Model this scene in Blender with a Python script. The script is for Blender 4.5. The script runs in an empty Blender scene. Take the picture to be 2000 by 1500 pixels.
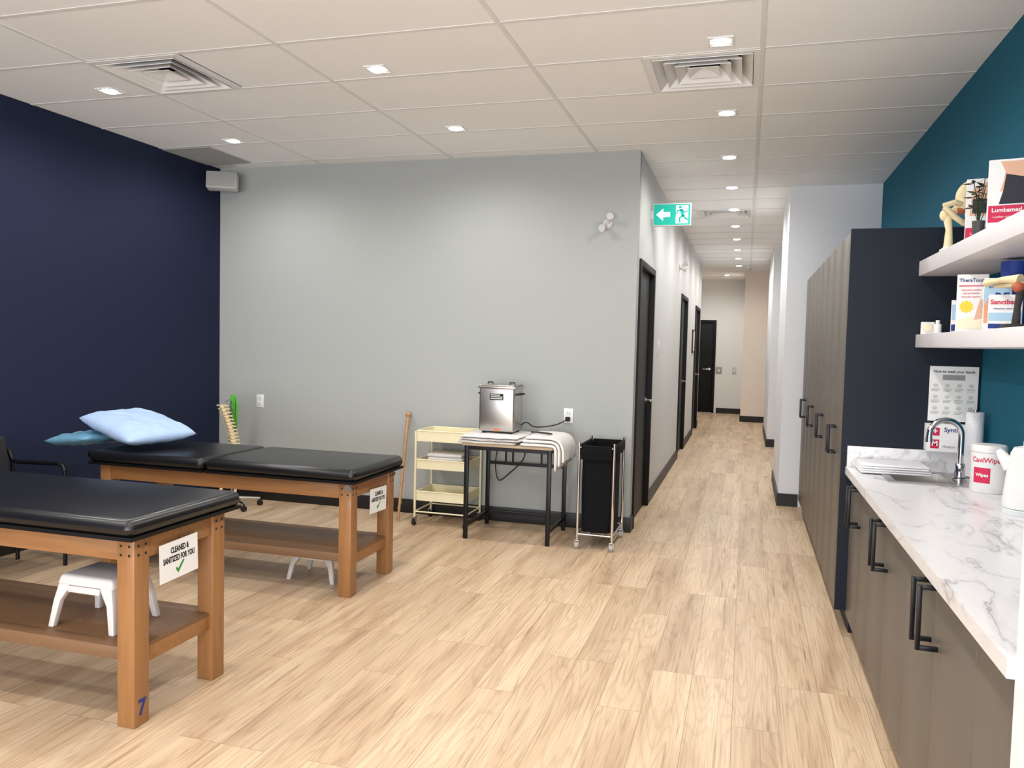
import bpy, bmesh, math, random
from mathutils import Vector, Matrix, noise as mnoise
random.seed(3)
S = bpy.context.scene
C = S.collection
PI = math.pi
R = math.radians
S.view_settings.view_transform = 'Standard'

# ------------------------------------------------------------------ helpers
def lin(c):
    o = []
    for v in c:
        v /= 255.0
        o.append(v/12.92 if v <= .04045 else ((v+.055)/1.055)**2.4)
    return o
ORG = {}
def mat(name, c, rough=.5, metal=0, var=.06, scale=25, bump=0, emit=0, stretch=(1,1,1), coat=0, trans=0, spec=.5):
    m = bpy.data.materials.new(name); m.use_nodes = True
    nt = m.node_tree; b = nt.nodes['Principled BSDF']
    c = lin(c)
    tc = nt.nodes.new('ShaderNodeTexCoord'); mp = nt.nodes.new('ShaderNodeMapping')
    mp.inputs['Scale'].default_value = stretch
    nz = nt.nodes.new('ShaderNodeTexNoise'); nz.inputs['Scale'].default_value = scale; nz.inputs['Detail'].default_value = 4
    mx = nt.nodes.new('ShaderNodeMix'); mx.data_type = 'RGBA'
    mx.inputs[6].default_value = [v*(1-var) for v in c]+[1]
    mx.inputs[7].default_value = [min(1, v*(1+var)) for v in c]+[1]
    L = nt.links.new
    L(tc.outputs['Object'], mp.inputs[0]); L(mp.outputs[0], nz.inputs['Vector'])
    L(nz.outputs['Fac'], mx.inputs[0]); L(mx.outputs[2], b.inputs['Base Color'])
    b.inputs['Roughness'].default_value = rough; b.inputs['Metallic'].default_value = metal
    b.inputs['Coat Weight'].default_value = coat
    b.inputs['Transmission Weight'].default_value = trans
    b.inputs['Specular IOR Level'].default_value = spec
    if emit:
        L(mx.outputs[2], b.inputs['Emission Color']); b.inputs['Emission Strength'].default_value = emit
    if bump:
        bp = nt.nodes.new('ShaderNodeBump'); bp.inputs['Strength'].default_value = bump; bp.inputs['Distance'].default_value = .01
        L(nz.outputs['Fac'], bp.inputs['Height']); L(bp.outputs[0], b.inputs['Normal'])
    return m

class MB:
    def __init__(s): s.bm = bmesh.new()
    def box(s, x0, x1, y0, y1, z0, z1, b=0, seg=2, M=None):
        m = Matrix.Translation(((x0+x1)/2, (y0+y1)/2, (z0+z1)/2)) @ Matrix.Diagonal((abs(x1-x0), abs(y1-y0), abs(z1-z0), 1))
        if M: m = M @ m
        vs = bmesh.ops.create_cube(s.bm, size=1, matrix=m)['verts']
        if b:
            es = list({e for v in vs for e in v.link_edges})
            bmesh.ops.bevel(s.bm, geom=es, offset=b, segments=seg, profile=.5, affect='EDGES', clamp_overlap=True)
        return s
    def tube(s, pts, r, seg=8, radii=None, closed=False):
        pts = [Vector(p) for p in pts]; n = len(pts)
        rings = []; up = None
        for i, p in enumerate(pts):
            if closed: d = pts[(i+1) % n]-pts[i-1]
            else: d = pts[min(i+1, n-1)]-pts[max(i-1, 0)]
            d.normalize()
            if up is None:
                up = Vector((0, 0, 1)) if abs(d.z) < .9 else Vector((1, 0, 0))
            a = d.cross(up)
            if a.length < 1e-5: a = d.cross(Vector((0, 1, 0)))
            a.normalize(); up = a.cross(d).normalized()
            rr = radii[i] if radii else r
            rings.append([s.bm.verts.new(p+(a*math.cos(2*PI*k/seg)+up*math.sin(2*PI*k/seg))*rr) for k in range(seg)])
        m = n if closed else n-1
        for i in range(m):
            A, B = rings[i], rings[(i+1) % n]
            for k in range(seg): s.bm.faces.new((A[k], A[(k+1) % seg], B[(k+1) % seg], B[k]))
        if not closed:
            s.bm.faces.new(rings[0][::-1]); s.bm.faces.new(rings[-1])
        return s
    def cyl(s, p0, p1, r, r2=None, seg=16):
        return s.tube([p0, p1], r, seg, [r, r if r2 is None else r2])
    def lathe(s, prof, c=(0, 0, 0), seg=24):
        c = Vector(c); rings = []
        for r, z in prof:
            rings.append([s.bm.verts.new(c+Vector((max(r, 1e-4)*math.cos(2*PI*k/seg), max(r, 1e-4)*math.sin(2*PI*k/seg), z))) for k in range(seg)])
        for A, B in zip(rings, rings[1:]):
            for k in range(seg): s.bm.faces.new((A[k], A[(k+1) % seg], B[(k+1) % seg], B[k]))
        s.bm.faces.new(rings[0][::-1]); s.bm.faces.new(rings[-1])
        return s
    def poly(s, pts, vec):
        vec = Vector(vec)
        a = [s.bm.verts.new(Vector(p)) for p in pts]; b = [s.bm.verts.new(Vector(p)+vec) for p in pts]
        n = len(a)
        s.bm.faces.new(a[::-1]); s.bm.faces.new(b)
        for i in range(n): s.bm.faces.new((a[i], a[(i+1) % n], b[(i+1) % n], b[i]))
        return s
    def ball(s, c, r, sc=(1, 1, 1), M=None):
        m = Matrix.Translation(c) @ (M if M else Matrix()) @ Matrix.Diagonal((sc[0], sc[1], sc[2], 1))
        bmesh.ops.create_uvsphere(s.bm, u_segments=16, v_segments=10, radius=r, matrix=m)
        return s
    def quad(s, pts):
        s.bm.faces.new([s.bm.verts.new(Vector(p)) for p in pts]); return s
    def build(s, name, m, parent=None, smooth=True, label=None):
        bmesh.ops.recalc_face_normals(s.bm, faces=s.bm.faces[:])
        me = bpy.data.meshes.new(name); s.bm.to_mesh(me); s.bm.free()
        me.materials.append(m)
        if smooth:
            me.shade_smooth(); me.set_sharp_from_angle(angle=R(38))
        o = bpy.data.objects.new(name, me); C.objects.link(o)
        if parent:
            o.parent = parent; p = parent
            while p is not None and p.name not in ORG: p = p.parent
            org = ORG[p.name]
            me.transform(Matrix.Translation(-org))
        else:
            xs = [v.co for v in me.vertices]
            org = Vector(((min(v.x for v in xs)+max(v.x for v in xs))/2, (min(v.y for v in xs)+max(v.y for v in xs))/2, min(v.z for v in xs)))
            if name != 'floor':
                me.transform(Matrix.Translation(-org)); o.location = org
            else: org = Vector((0, 0, 0))
            ORG[o.name] = org
        if label: o['label'] = label
        return o

def tag(o, label, cat, group=None):
    o['label'] = label; o['category'] = cat
    if group: o['group'] = group
    return o
def thing(name, label, cat, loc=(0, 0, 0), group=None):
    o = bpy.data.objects.new(name, None); C.objects.link(o); o.location = loc
    o.empty_display_size = .1
    ORG[o.name] = Vector(loc)
    return tag(o, label, cat, group)
def struct(o): o['kind'] = 'structure'; return o
def sroot(name, loc=(0, 0, 0)):
    o = bpy.data.objects.new(name, None); C.objects.link(o); o.location = loc; ORG[o.name] = Vector(loc)
    return struct(o)
def dup(o, parent=None):
    c = o.copy(); C.objects.link(c)
    if parent is not None: c.parent = parent
    for ch in [k for k in o.children]: dup(ch, c)
    return c
def text(body, size, m, parent, loc, rot=(0, 0, 0), name='lettering', ext=.0004, align='CENTER', sx=1, bold=0):
    cu = bpy.data.curves.new('t', 'FONT'); cu.body = body; cu.size = size; cu.align_x = align; cu.align_y = 'CENTER'; cu.extrude = ext; cu.offset = bold
    cu.resolution_u = 3
    ob = bpy.data.objects.new('t', cu); C.objects.link(ob)
    bpy.context.view_layer.update()
    me = bpy.data.meshes.new_from_object(ob.evaluated_get(bpy.context.evaluated_depsgraph_get()))
    bpy.data.objects.remove(ob)
    me.materials.clear(); me.materials.append(m)
    o = bpy.data.objects.new(name, me); C.objects.link(o); o.parent = parent
    o.location = loc; o.rotation_euler = rot; o.scale = (sx, 1, 1)
    return o
F_FRONT = (PI/2, 0, 0); F_RIGHT = (PI/2, 0, PI/2); F_LEFT = (PI/2, 0, -PI/2)

# ------------------------------------------------------------------ camera
h = 1.5
cx = Vector((.9588, .2831, .0240)).normalized()
cz = Vector((.2815, -.9581, .0522)).normalized()
cy = cz.cross(cx).normalized(); cx = cy.cross(cz)
cam = bpy.data.cameras.new('camera'); co = bpy.data.objects.new('camera', cam); C.objects.link(co)
Mx = Matrix((cx, cy, cz)).transposed().to_4x4(); Mx.translation = (0, 0, h)
co.matrix_world = Mx
cam.sensor_width = 36; cam.lens = 36*1550/2000; cam.clip_start = .05
S.camera = co

# ------------------------------------------------------------------ materials
def floor_mat():
    m = bpy.data.materials.new('oak_plank_floor'); m.use_nodes = True
    nt = m.node_tree; N = nt.nodes.new; L = nt.links.new; b = nt.nodes['Principled BSDF']
    tc = N('ShaderNodeTexCoord'); sp = N('ShaderNodeSeparateXYZ'); L(tc.outputs['Object'], sp.inputs[0])
    cb = N('ShaderNodeCombineXYZ'); L(sp.outputs['Y'], cb.inputs[0]); L(sp.outputs['X'], cb.inputs[1])
    br = N('ShaderNodeTexBrick'); br.offset = .37; br.offset_frequency = 3
    br.inputs['Scale'].default_value = 1; br.inputs['Brick Width'].default_value = 1.22; br.inputs['Row Height'].default_value = .18
    br.inputs['Mortar Size'].default_value = .0012; br.inputs['Mortar Smooth'].default_value = .3
    br.inputs['Color1'].default_value = (0, 0, 0, 1); br.inputs['Color2'].default_value = (1, 1, 1, 1); br.inputs['Mortar'].default_value = (.5, .5, .5, 1)
    L(cb.outputs[0], br.inputs['Vector'])
    def mth(op, a, v):
        n = N('ShaderNodeMath'); n.operation = op; L(a, n.inputs[0])
        if isinstance(v, (int, float)): n.inputs[1].default_value = v
        else: L(v, n.inputs[1])
        return n.outputs[0]
    gz = mth('MULTIPLY', br.outputs['Color'], 23.0)
    def vec(kx, ky):
        v = N('ShaderNodeCombineXYZ'); L(mth('MULTIPLY', sp.outputs['X'], kx), v.inputs[0]); L(mth('MULTIPLY', sp.outputs['Y'], ky), v.inputs[1]); L(gz, v.inputs[2]); return v.outputs[0]
    def noise(v, det, dist=0):
        n = N('ShaderNodeTexNoise'); n.inputs['Scale'].default_value = 1; n.inputs['Detail'].default_value = det; n.inputs['Distortion'].default_value = dist
        L(v, n.inputs['Vector']); return n.outputs['Fac']
    def ramp(f, stops):
        r = N('ShaderNodeValToRGB'); e = r.color_ramp.elements
        e[0].position, e[0].color = stops[0][0], list(stops[0][1])+[1]; e[1].position, e[1].color = stops[-1][0], list(stops[-1][1])+[1]
        for p, c in stops[1:-1]:
            q = e.new(p); q.color = list(c)+[1]
        L(f, r.inputs[0]); return r.outputs[0]
    def mul(a, c2, f):
        x = N('ShaderNodeMix'); x.data_type = 'RGBA'; x.blend_type = 'MULTIPLY'; x.inputs[0].default_value = f
        L(a, x.inputs[6]); L(c2, x.inputs[7]); return x.outputs[2]
    # growth-ring lines (cathedral figure)
    rings = mth('FRACT', mth('MULTIPLY', noise(vec(6.5, .55), 1.5, .25), 19.0), 0)
    rr = ramp(rings, [(0, (.3, .24, .2)), (.28, (1, 1, 1)), (.82, (1, 1, 1)), (1, (.3, .24, .2))])
    base = ramp(noise(vec(9, .9), 3), [(.3, lin((188, 159, 129))), (.48, lin((213, 186, 154))), (.68, lin((223, 199, 169)))])
    o = mul(base, rr, .20)
    o = mul(o, ramp(noise(vec(150, 3.2), 5), [(.32, (.62, .57, .52)), (.52, (1, 1, 1))]), .6)
    o = mul(o, ramp(noise(vec(38, 1.6), 4, .6), [(.28, (.48, .40, .34)), (.37, (1, 1, 1))]), .62)
    o = mul(o, ramp(br.outputs['Color'], [(0, (.83, .81, .80)), (.5, (.94, .93, .92)), (1, (1, 1, 1))]), 1)
    mo = N('ShaderNodeMix'); mo.data_type = 'RGBA'; mo.inputs[7].default_value = lin((128, 104, 80))+[1]
    L(mth('MULTIPLY', br.outputs['Fac'], .85), mo.inputs[0]); L(o, mo.inputs[6]); L(mo.outputs[2], b.inputs['Base Color'])
    b.inputs['Roughness'].default_value = .42; b.inputs['Specular IOR Level'].default_value = .35
    return m
def marble_mat():
    m = bpy.data.materials.new('white_marble'); m.use_nodes = True
    nt = m.node_tree; N = nt.nodes.new; L = nt.links.new; b = nt.nodes['Principled BSDF']
    tc = N('ShaderNodeTexCoord'); mp = N('ShaderNodeMapping'); mp.inputs['Scale'].default_value = (2.6, 1.0, 2); mp.inputs['Rotation'].default_value = (0, 0, .7)
    L(tc.outputs['Object'], mp.inputs[0])
    n = N('ShaderNodeTexNoise'); n.inputs['Scale'].default_value = 1.7; n.inputs['Detail'].default_value = 8; n.inputs['Roughness'].default_value = .55; n.inputs['Distortion'].default_value = .9
    L(mp.outputs[0], n.inputs['Vector'])
    r = N('ShaderNodeValToRGB'); e = r.color_ramp.elements
    W = [1, 1, 1, 1]
    e[0].position = .445; e[0].color = W; e[1].position = .54; e[1].color = W
    q = e.new(.485); q.color = (.82, .81, .82, 1); q = e.new(.495); q.color = (.45, .43, .44, 1); q = e.new(.505); q.color = (.85, .84, .85, 1)
    L(n.outputs['Fac'], r.inputs[0])
    n2 = N('ShaderNodeTexNoise'); n2.inputs['Scale'].default_value = 3; n2.inputs['Detail'].default_value = 3; L(mp.outputs[0], n2.inputs['Vector'])
    r2 = N('ShaderNodeValToRGB'); e = r2.color_ramp.elements; e[0].position = .35; e[0].color = (0, 0, 0, 1); e[1].position = .64; e[1].color = (1, 1, 1, 1)
    L(n2.outputs['Fac'], r2.inputs[0])
    x = N('ShaderNodeMix'); x.data_type = 'RGBA'; x.blend_type = 'MULTIPLY'; x.inputs[6].default_value = lin((228, 227, 229))+[1]
    L(r2.outputs[0], x.inputs[0]); L(r.outputs[0], x.inputs[7])
    L(x.outputs[2], b.inputs['Base Color']); b.inputs['Roughness'].default_value = .25
    return m
M_floor = floor_mat(); M_marble = marble_mat()
M_ceil = mat('ceiling_tile', (250, 251, 251), .95, var=.01, scale=60, bump=.05)
M_tee = mat('ceiling_tee', (232, 232, 231), .7, var=.02)
M_navy = mat('navy_paint', (24, 33, 60), .8, var=.05, bump=.05, scale=80, spec=.3)
M_grey = mat('grey_paint', (170, 173, 171), .85, var=.02, scale=60, bump=.03, spec=.3)
M_hall = mat('hall_paint', (206, 206, 205), .85, var=.02, scale=60, spec=.3)
M_endw = mat('pale_end_paint', (236, 236, 235), .85, var=.02, scale=60, spec=.3)
M_white = mat('white_paint', (230, 232, 236), .8, var=.02, spec=.3)
M_beige = mat('beige_paint', (250, 236, 222), .8, var=.02, spec=.3)
M_teal = mat('teal_paint', (8, 96, 122), .8, var=.04, scale=60, spec=.3)
M_base = mat('black_baseboard', (22, 22, 24), .5, var=.1)
M_black = mat('black_door', (12, 12, 14), .5, var=.1, spec=.25)
M_taupe = mat('taupe_laminate', (102, 96, 89), .42, var=.04, scale=8, spec=.4)
M_dark = mat('dark_navy_laminate', (22, 29, 41), .5, var=.06, scale=8, spec=.25)
M_blackmetal = mat('black_metal', (14, 15, 18), .38, .3, var=.1)
M_shelf = mat('white_shelf', (230, 228, 232), .45, var=.02)
M_wood = mat('beech_wood', (153, 107, 64), .45, var=.26, scale=4, stretch=(1.2, 14, 14), coat=.12)
M_woodv = mat('beech_wood_upright', (153, 107, 64), .45, var=.26, scale=4, stretch=(14, 14, 1.2), coat=.12)
M_board = mat('brown_shelf_board', (122, 90, 62), .5, var=.14, scale=4, stretch=(1, 9, 9))
M_vinyl = mat('black_vinyl', (15, 15, 18), .30, var=.15, scale=6, bump=.05)
M_paper = mat('paper', (238, 238, 237), .7, var=.02)
M_ink = mat('black_ink', (20, 20, 22), .7, var=.05)
M_greenink = mat('green_ink', (40, 140, 60), .7, var=.05)
M_blueink = mat('blue_ink', (28, 52, 128), .7, var=.05)
M_redink = mat('red_ink', (205, 30, 78), .6, var=.05)
M_greyink = mat('grey_ink', (150, 152, 154), .7, var=.05)
M_plastic = mat('white_plastic', (224, 218, 215), .4, var=.02)
M_plate = mat('white_plate', (233, 233, 231), .4, var=.02)
M_steel = mat('stainless_steel', (190, 186, 181), .3, 1, var=.08, scale=6, stretch=(1, 1, 20))
M_chrome = mat('chrome', (215, 215, 218), .1, 1, var=.03)
M_towel = mat('white_towel', (226, 223, 220), .95, var=.08, scale=120, bump=.5)
M_towelb = mat('bright_white_towel', (234, 234, 238), .95, var=.05, scale=120, bump=.4)
M_pillow = mat('blue_pillowcase', (166, 190, 224), .75, var=.04, scale=8, bump=.1, spec=.2)
M_pillow2 = mat('teal_pillowcase', (104, 154, 182), .5, var=.08, scale=8, bump=.1)
M_cream = mat('cream_enamel', (236, 227, 192), .4, var=.03)
M_bag = mat('black_bag_cloth', (12, 12, 14), .9, var=.2, scale=60, bump=.2, spec=.2)
M_bone = mat('bone', (232, 214, 174), .55, var=.1, scale=30)
M_disc = mat('red_cartilage', (176, 92, 60), .5, var=.1)
M_greenband = mat('green_band', (82, 176, 52), .55, var=.08)
M_cane = mat('cane_wood', (182, 140, 96), .5, var=.15, scale=20)
M_rubber = mat('dark_rubber', (30, 30, 32), .7, var=.1)
M_lens = mat('lit_lens', (255, 251, 244), .5, var=0, emit=14)
M_exit = mat('lit_green', (0, 158, 140), .5, var=.02, emit=.6)
M_exitw = mat('lit_white', (235, 255, 250), .5, var=.01, emit=.8)
M_spk = mat('speaker_shell', (205, 203, 200), .5, var=.03)
M_grille = mat('grey_grille', (165, 165, 162), .6, var=.05)
M_ventd = mat('vent_dark', (50, 48, 46), .8, var=.05)
M_vent = mat('vent_metal', (236, 236, 235), .4, var=.03)
M_orange = mat('orange_tag', (226, 100, 50), .5, var=.05)
M_peach = mat('peach_print', (226, 160, 120), .6, var=.06)
M_skin = mat('printed_skin', (226, 178, 150), .6, var=.08, scale=12)
M_printdk = mat('printed_dark_cloth', (40, 42, 52), .7, var=.1)
M_yellow = mat('yellow_print', (240, 210, 60), .6, var=.05)
M_cyan = mat('pale_blue_print', (168, 202, 224), .6, var=.1)
M_blue = mat('blue_foam', (40, 70, 160), .6, var=.08)
M_leaf = mat('dark_leaf', (36, 58, 34), .5, var=.2)
M_pot = mat('grey_pot', (70, 70, 72), .6, var=.1)
M_tabletop = mat('pale_wood_top', (200, 180, 150), .5, var=.08, scale=5, stretch=(1, 8, 8))
M_chair = mat('black_chair_cloth', (22, 23, 28), .85, var=.15, scale=90)
M_frame = mat('red_brown_frame', (92, 44, 36), .5, var=.1)
M_clear = mat('smoky_clear_plastic', (215, 222, 224), .15, var=.02)

# ------------------------------------------------------------------ setting
HC = 3.03; XL = -4.70; YB = 6.32; XH = -.85; XR = 1.14
struct(MB().quad([(-4.8, -3.1, 0), (3.1, -3.1, 0), (3.1, 19, 0), (-4.8, 19, 0)]).build('floor', M_floor))
vents = [(-3.355, 4.005), (-.285, 4.615), (-.285, 9.495)]
cm = MB()
for ix in range(-8, 5):
    for iy in range(-12, 24):
        x0 = .02+.61*ix; y0 = 4.31+.61*iy
        if any(abs(x0+.305-vx) < .1 and abs(y0+.305-vy) < .1 for vx, vy in vents): continue
        cm.quad([(x0, y0, HC), (x0, y0+.61, HC), (x0+.61, y0+.61, HC), (x0+.61, y0, HC)])
bmesh.ops.remove_doubles(cm.bm, verts=cm.bm.verts[:], dist=.001)
struct(cm.build('ceiling', M_ceil, smooth=False))
tm = MB()
for k in range(-4, 3):
    x = .02+1.22*k
    if -4.7 < x < 2.6: tm.box(x-.012, x+.012, -2.98, 18.7, HC-.004, HC-.0005)
for k in range(-12, 24):
    y = 4.31+.61*k; tm.box(-4.7 if y < 6.3 or y > 15.4 else XH, 2.6 if y < 1.6 else XR if y < 7.97 else 1.6, y-.012, y+.012, HC-.0035, HC-.0008)
for vx, vy in vents:
    for sx in (-.305, .305): tm.box(vx+sx-.012, vx+sx+.012, vy-.305, vy+.305, HC-.0038, HC-.0006)
struct(tm.build('trim_1', M_tee, smooth=False))
struct(MB().box(-4.8, XL, -3, 6.42, 0, HC).build('wall_left', M_navy, smooth=False))
struct(MB().box(XL, XH, YB, 6.40, 0, HC).build('wall_back', M_grey, smooth=False))
doors = [(6.44, 7.50), (10.72, 11.85), (13.75, 15.0)]; DT = 2.2
hw = MB(); ys = 6.40
for a, b in doors:
    hw.box(XH-.1, XH, ys, a, 0, HC); hw.box(XH-.1, XH, a, b, DT, HC); ys = b
hw.box(XH-.1, XH, ys, 15.4, 0, HC)
struct(hw.build('wall_hall_left', M_hall, smooth=False))
struct(MB().box(-3.1, XH-.1, 15.3, 15.4, 0, HC).build('wall_lobby_near', M_hall, smooth=False))
struct(MB().box(-3.2, -3.1, 15.3, 18.7, 0, HC).build('wall_lobby_left', M_hall, smooth=False))
d4 = (-1.58, -.67)
struct(MB().box(-3.2, d4[0], 18.7, 18.8, 0, HC).box(d4[0], d4[1], 18.7, 18.8, 2.12, HC).box(d4[1], 1.7, 18.7, 18.8, 0, HC).build('wall_end', M_endw, smooth=False))
struct(MB().box(-.07, 1.6, 16.8, 18.7, 0, HC).build('wall_far_right', M_beige, smooth=False))
struct(MB().box(XR, XR+.1, 1.78, 7.97, 0, HC).build('wall_right', M_teal, smooth=False))
struct(MB().box(.54, 2.7, 1.6, 1.78, 0, HC).build('wall_return', M_white, smooth=False))
struct(MB().box(2.6, 2.7, -3, 1.6, 0, HC).build('wall_right_near', M_white, smooth=False))
struct(MB().box(.344, 1.7, 7.97, 9.48, 0, HC).build('wall_hall_right', M_white, smooth=False))
struct(MB().box(.35, 1.6, 12.7, 15.1, 0, HC).build('wall_hall_right_far', M_white, smooth=False))
struct(MB().box(1.6, 1.7, 9.48, 18.7, 0, HC).build('wall_alcove', M_white, smooth=False))
wx0, wx1, wz0, wz1 = -4.3, 2.1, .35, 2.75
struct(MB().box(-4.8, wx0, -3.1, -3, 0, HC).box(wx1, 2.7, -3.1, -3, 0, HC).box(wx0, wx1, -3.1, -3, 0, wz0).box(wx0, wx1, -3.1, -3, wz1, HC).build('wall_front', M_white, smooth=False))
wn = sroot('added_window_1', ((wx0+wx1)/2, -3.05, wz0))  # unseen window behind the camera, added and enlarged to admit fill light
f = MB()
for k in range(5):
    x = wx0+(wx1-wx0-.05)*k/4; f.box(x, x+.05, -3.09, -3.01, wz0, wz1)
f.box(wx0, wx1, -3.09, -3.01, wz0, wz0+.05).box(wx0, wx1, -3.09, -3.01, wz1-.05, wz1).build('added_window_frame', M_black, wn, smooth=False)

bh = .12
struct(MB().box(XL, XH+.014, YB-.014, YB, 0, bh, .003).build('baseboard_back', M_base))
struct(MB().box(XL, XL+.014, -3, YB-.014, 0, bh, .003).build('baseboard_left', M_base))
bb = MB(); ys = YB
for a, b in doors:
    bb.box(XH, XH+.014, ys, a-.01, 0, bh); ys = b+.01
bb.box(XH, XH+.014, ys, 15.4, 0, bh)
struct(bb.build('baseboard_hall_left', M_base, smooth=False))
b2 = MB()
b2.box(.33, .52, 7.956, 7.97, 0, bh).box(.33, .344, 7.97, 9.48, 0, bh).box(.336, 1.6, 12.686, 12.7, 0, bh).box(.336, .35, 12.7, 15.1, 0, bh)
struct(b2.build('baseboard_hall_right', M_base, smooth=False))
struct(MB().box(-.084, 1.6, 16.786, 16.8, 0, bh).box(-.084, -.07, 16.8, 18.7, 0, bh).box(d4[1]+.05, -.084, 18.686, 18.7, 0, bh).build('baseboard_end', M_base, smooth=False))
struct(MB().box(.526, .54, 1.6, 1.78, 0, bh).box(.526, 2.6, 1.586, 1.6, 0, bh).build('baseboard_return', M_base, smooth=False))

for n, (a, b) in enumerate(doors):
    d = sroot('door_%d' % (n+1), (XH, (a+b)/2, 0))
    MB().box(XH-.09, XH+.018, a, a+.055, 0, DT, .004).box(XH-.09, XH+.018, b-.055, b, 0, DT, .004).box(XH-.09, XH+.018, a+.05, b-.05, DT-.055, DT, .004).build('door_frame', M_black, d)
    MB().box(XH-.07, XH-.028, a+.057, b-.057, .008, DT-.057, .003).build('door_leaf', M_black, d)
    y = b-.13
    hd = MB().cyl((XH-.028, y, 1.0), (XH-.018, y, 1.0), .026).cyl((XH-.02, y, 1.0), (XH+.03, y, 1.0), .009).box(XH+.022, XH+.036, y-.12, y+.01, .99, 1.01, .004).build('handle', M_steel, d)
    for z in (.3, 1.1, 1.85): MB().cyl((XH-.02, a+.06, z-.05), (XH-.02, a+.06, z+.05), .009).build('hinge', M_steel, d)
d = sroot('door_4', ((d4[0]+d4[1])/2, 18.7, 0))
a, b = d4
MB().box(a, a+.055, 18.68, 18.79, 0, 2.12, .004).box(b-.055, b, 18.68, 18.79, 0, 2.12, .004).box(a+.05, b-.05, 18.68, 18.79, 2.065, 2.12, .004).build('door_frame', M_black, d)
MB().box(a+.057, b-.057, 18.72, 18.76, .008, 2.063, .003).build('door_leaf', M_black, d)
MB().cyl((b-.13, 18.72, 1.0), (b-.13, 18.71, 1.0), .03).cyl((b-.13, 18.72, 1.0), (b-.13, 18.67, 1.0), .012).box(b-.28, b-.12, 18.655, 18.675, .988, 1.012, .004).build('handle', M_chrome, d)

# ------------------------------------------------------------------ ceiling fittings
def lamp(root, x, y, p):
    l = bpy.data.lights.new('lamp', 'SPOT'); l.energy = p; l.spot_size = R(172); l.spot_blend = .7; l.shadow_soft_size = .07
    l.color = (1, .975, .935)
    o = bpy.data.objects.new('lamp', l); C.objects.link(o); o.parent = root; o.location = (0, 0, -.025)
    return o
proto = thing('downlight', '', 'ceiling light', (0, 0, HC))
t = MB(); s_ = .0625; q = .052
for x0, x1, y0, y1 in ((-s_, s_, -s_, -q), (-s_, s_, q, s_), (-s_, -q, -q, q), (q, s_, -q, q)):
    t.box(x0, x1, y0, y1, HC-.007, HC-.0005)
t.box(-q, q, -q, q, HC-.005, HC-.0005)
t.build('trim', M_vent, proto, smooth=False)
MB().lathe([(.030, -.014), (.045, -.009), (.047, -.001)], (0, 0, HC)).build('lens', M_lens, proto)
PW = 55
lamp(proto, 0, 0, PW)
first = True
def place_light(x, y, label, group):
    global first
    o = proto if first else dup(proto)
    first = False
    o.location = (x, y, HC); o['label'] = label; o['group'] = group
lab = {(-3.92, 4.17): 'lit square downlight left of the big ceiling vent near the navy wall', (-2.06, 4.17): 'lit square downlight over the middle of the room, above the nearer table row',
       (-.18, 4.17): 'lit square downlight just in front of the big vent before the corridor', (-3.92, 5.43): 'lit square downlight nearest the wall speaker and navy corner',
       (-2.06, 5.43): 'lit square downlight closest to the middle of the grey wall', (-.18, 5.43): 'lit square downlight just behind the big vent before the corridor'}
for (x, y), lb in lab.items(): place_light(x, y, lb, 'square recessed downlights')
ordn = ['first', 'second', 'third', 'fourth', 'fifth', 'sixth', 'seventh', 'eighth']
for i in range(8):
    place_light(-.19, 5.43+1.25*(i+1), 'lit square downlight inside the corridor, %s counted from the exit sign end' % ordn[i], 'square recessed downlights')
for x in (-3.92, -2.06, -.18):
    for y in (2.92, 1.67, .42, -1.5):
        place_light(x, y, 'square recessed downlight overhead, outside the photographed view', 'square downlights overhead behind the view')
for x, y in ((-1.6, 17.2), (-.45, 17.4)):
    place_light(x, y, 'square recessed downlight beyond the far corridor corner', 'square downlights beyond the far corner')

vl = ['square ceiling air diffuser near the navy wall, over the padded tables', 'square ceiling air diffuser in front of the corridor mouth', 'square ceiling air diffuser deep in the corridor ceiling']
for (vx, vy), lb in zip(vents, vl):
    v = thing('ceiling_vent', lb, 'air vent', (vx, vy, HC), 'square ceiling air diffusers')
    def ring(m, a0, z0, a1, z1, th=.004):
        for k in range(4):
            c, s = math.cos(k*PI/2), math.sin(k*PI/2)
            def rot(x, y, z): return (vx+x*c-y*s, vy+x*s+y*c, z)
            P = [rot(-a0, -a0, z0), rot(a0, -a0, z0), rot(a1, -a1, z1), rot(-a1, -a1, z1)]
            m.poly(P, (0, 0, th))
    fr = MB(); ring(fr, .30, HC-.006, .265, HC-.006, .006); fr.build('frame', M_vent, v, smooth=False)
    for i, a in enumerate((.262, .205, .148)):
        mm = MB(); ring(mm, a, HC-.012, a-.065, HC+.05); mm.build('louvre', M_vent, v, smooth=False)
    mm = MB(); ring(mm, .085, HC-.004, .001, HC+.03); mm.build('centre_cone', M_vent, v, smooth=False)
    MB().box(vx-.3, vx+.3, vy-.3, vy+.3, HC+.1, HC+.11).box(vx-.305, vx-.3, vy-.3, vy+.3, HC+.001, HC+.11).box(vx+.3, vx+.305, vy-.3, vy+.3, HC+.001, HC+.11).box(vx-.3, vx+.3, vy-.305, vy-.3, HC+.001, HC+.11).box(vx-.3, vx+.3, vy+.3, vy+.305, HC+.001, HC+.11).build('duct', M_ventd, v, smooth=False)
v = thing('return_grille', 'grey slatted return air grille in the ceiling by the navy corner', 'air vent', (-4.46, 5.83, HC))
g = MB().box(-4.69, -4.24, 5.55, 5.57, HC-.012, HC-.0005).box(-4.69, -4.24, 6.1, 6.12, HC-.012, HC-.0005).box(-4.69, -4.67, 5.57, 6.1, HC-.012, HC-.0005).box(-4.26, -4.24, 5.57, 6.1, HC-.012, HC-.0005)
g.build('frame', M_grille, v, smooth=False)
g = MB()
for k in range(22): g.box(-4.67, -4.26, 5.575+k*.024, 5.585+k*.024, HC-.010, HC-.002)
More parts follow.
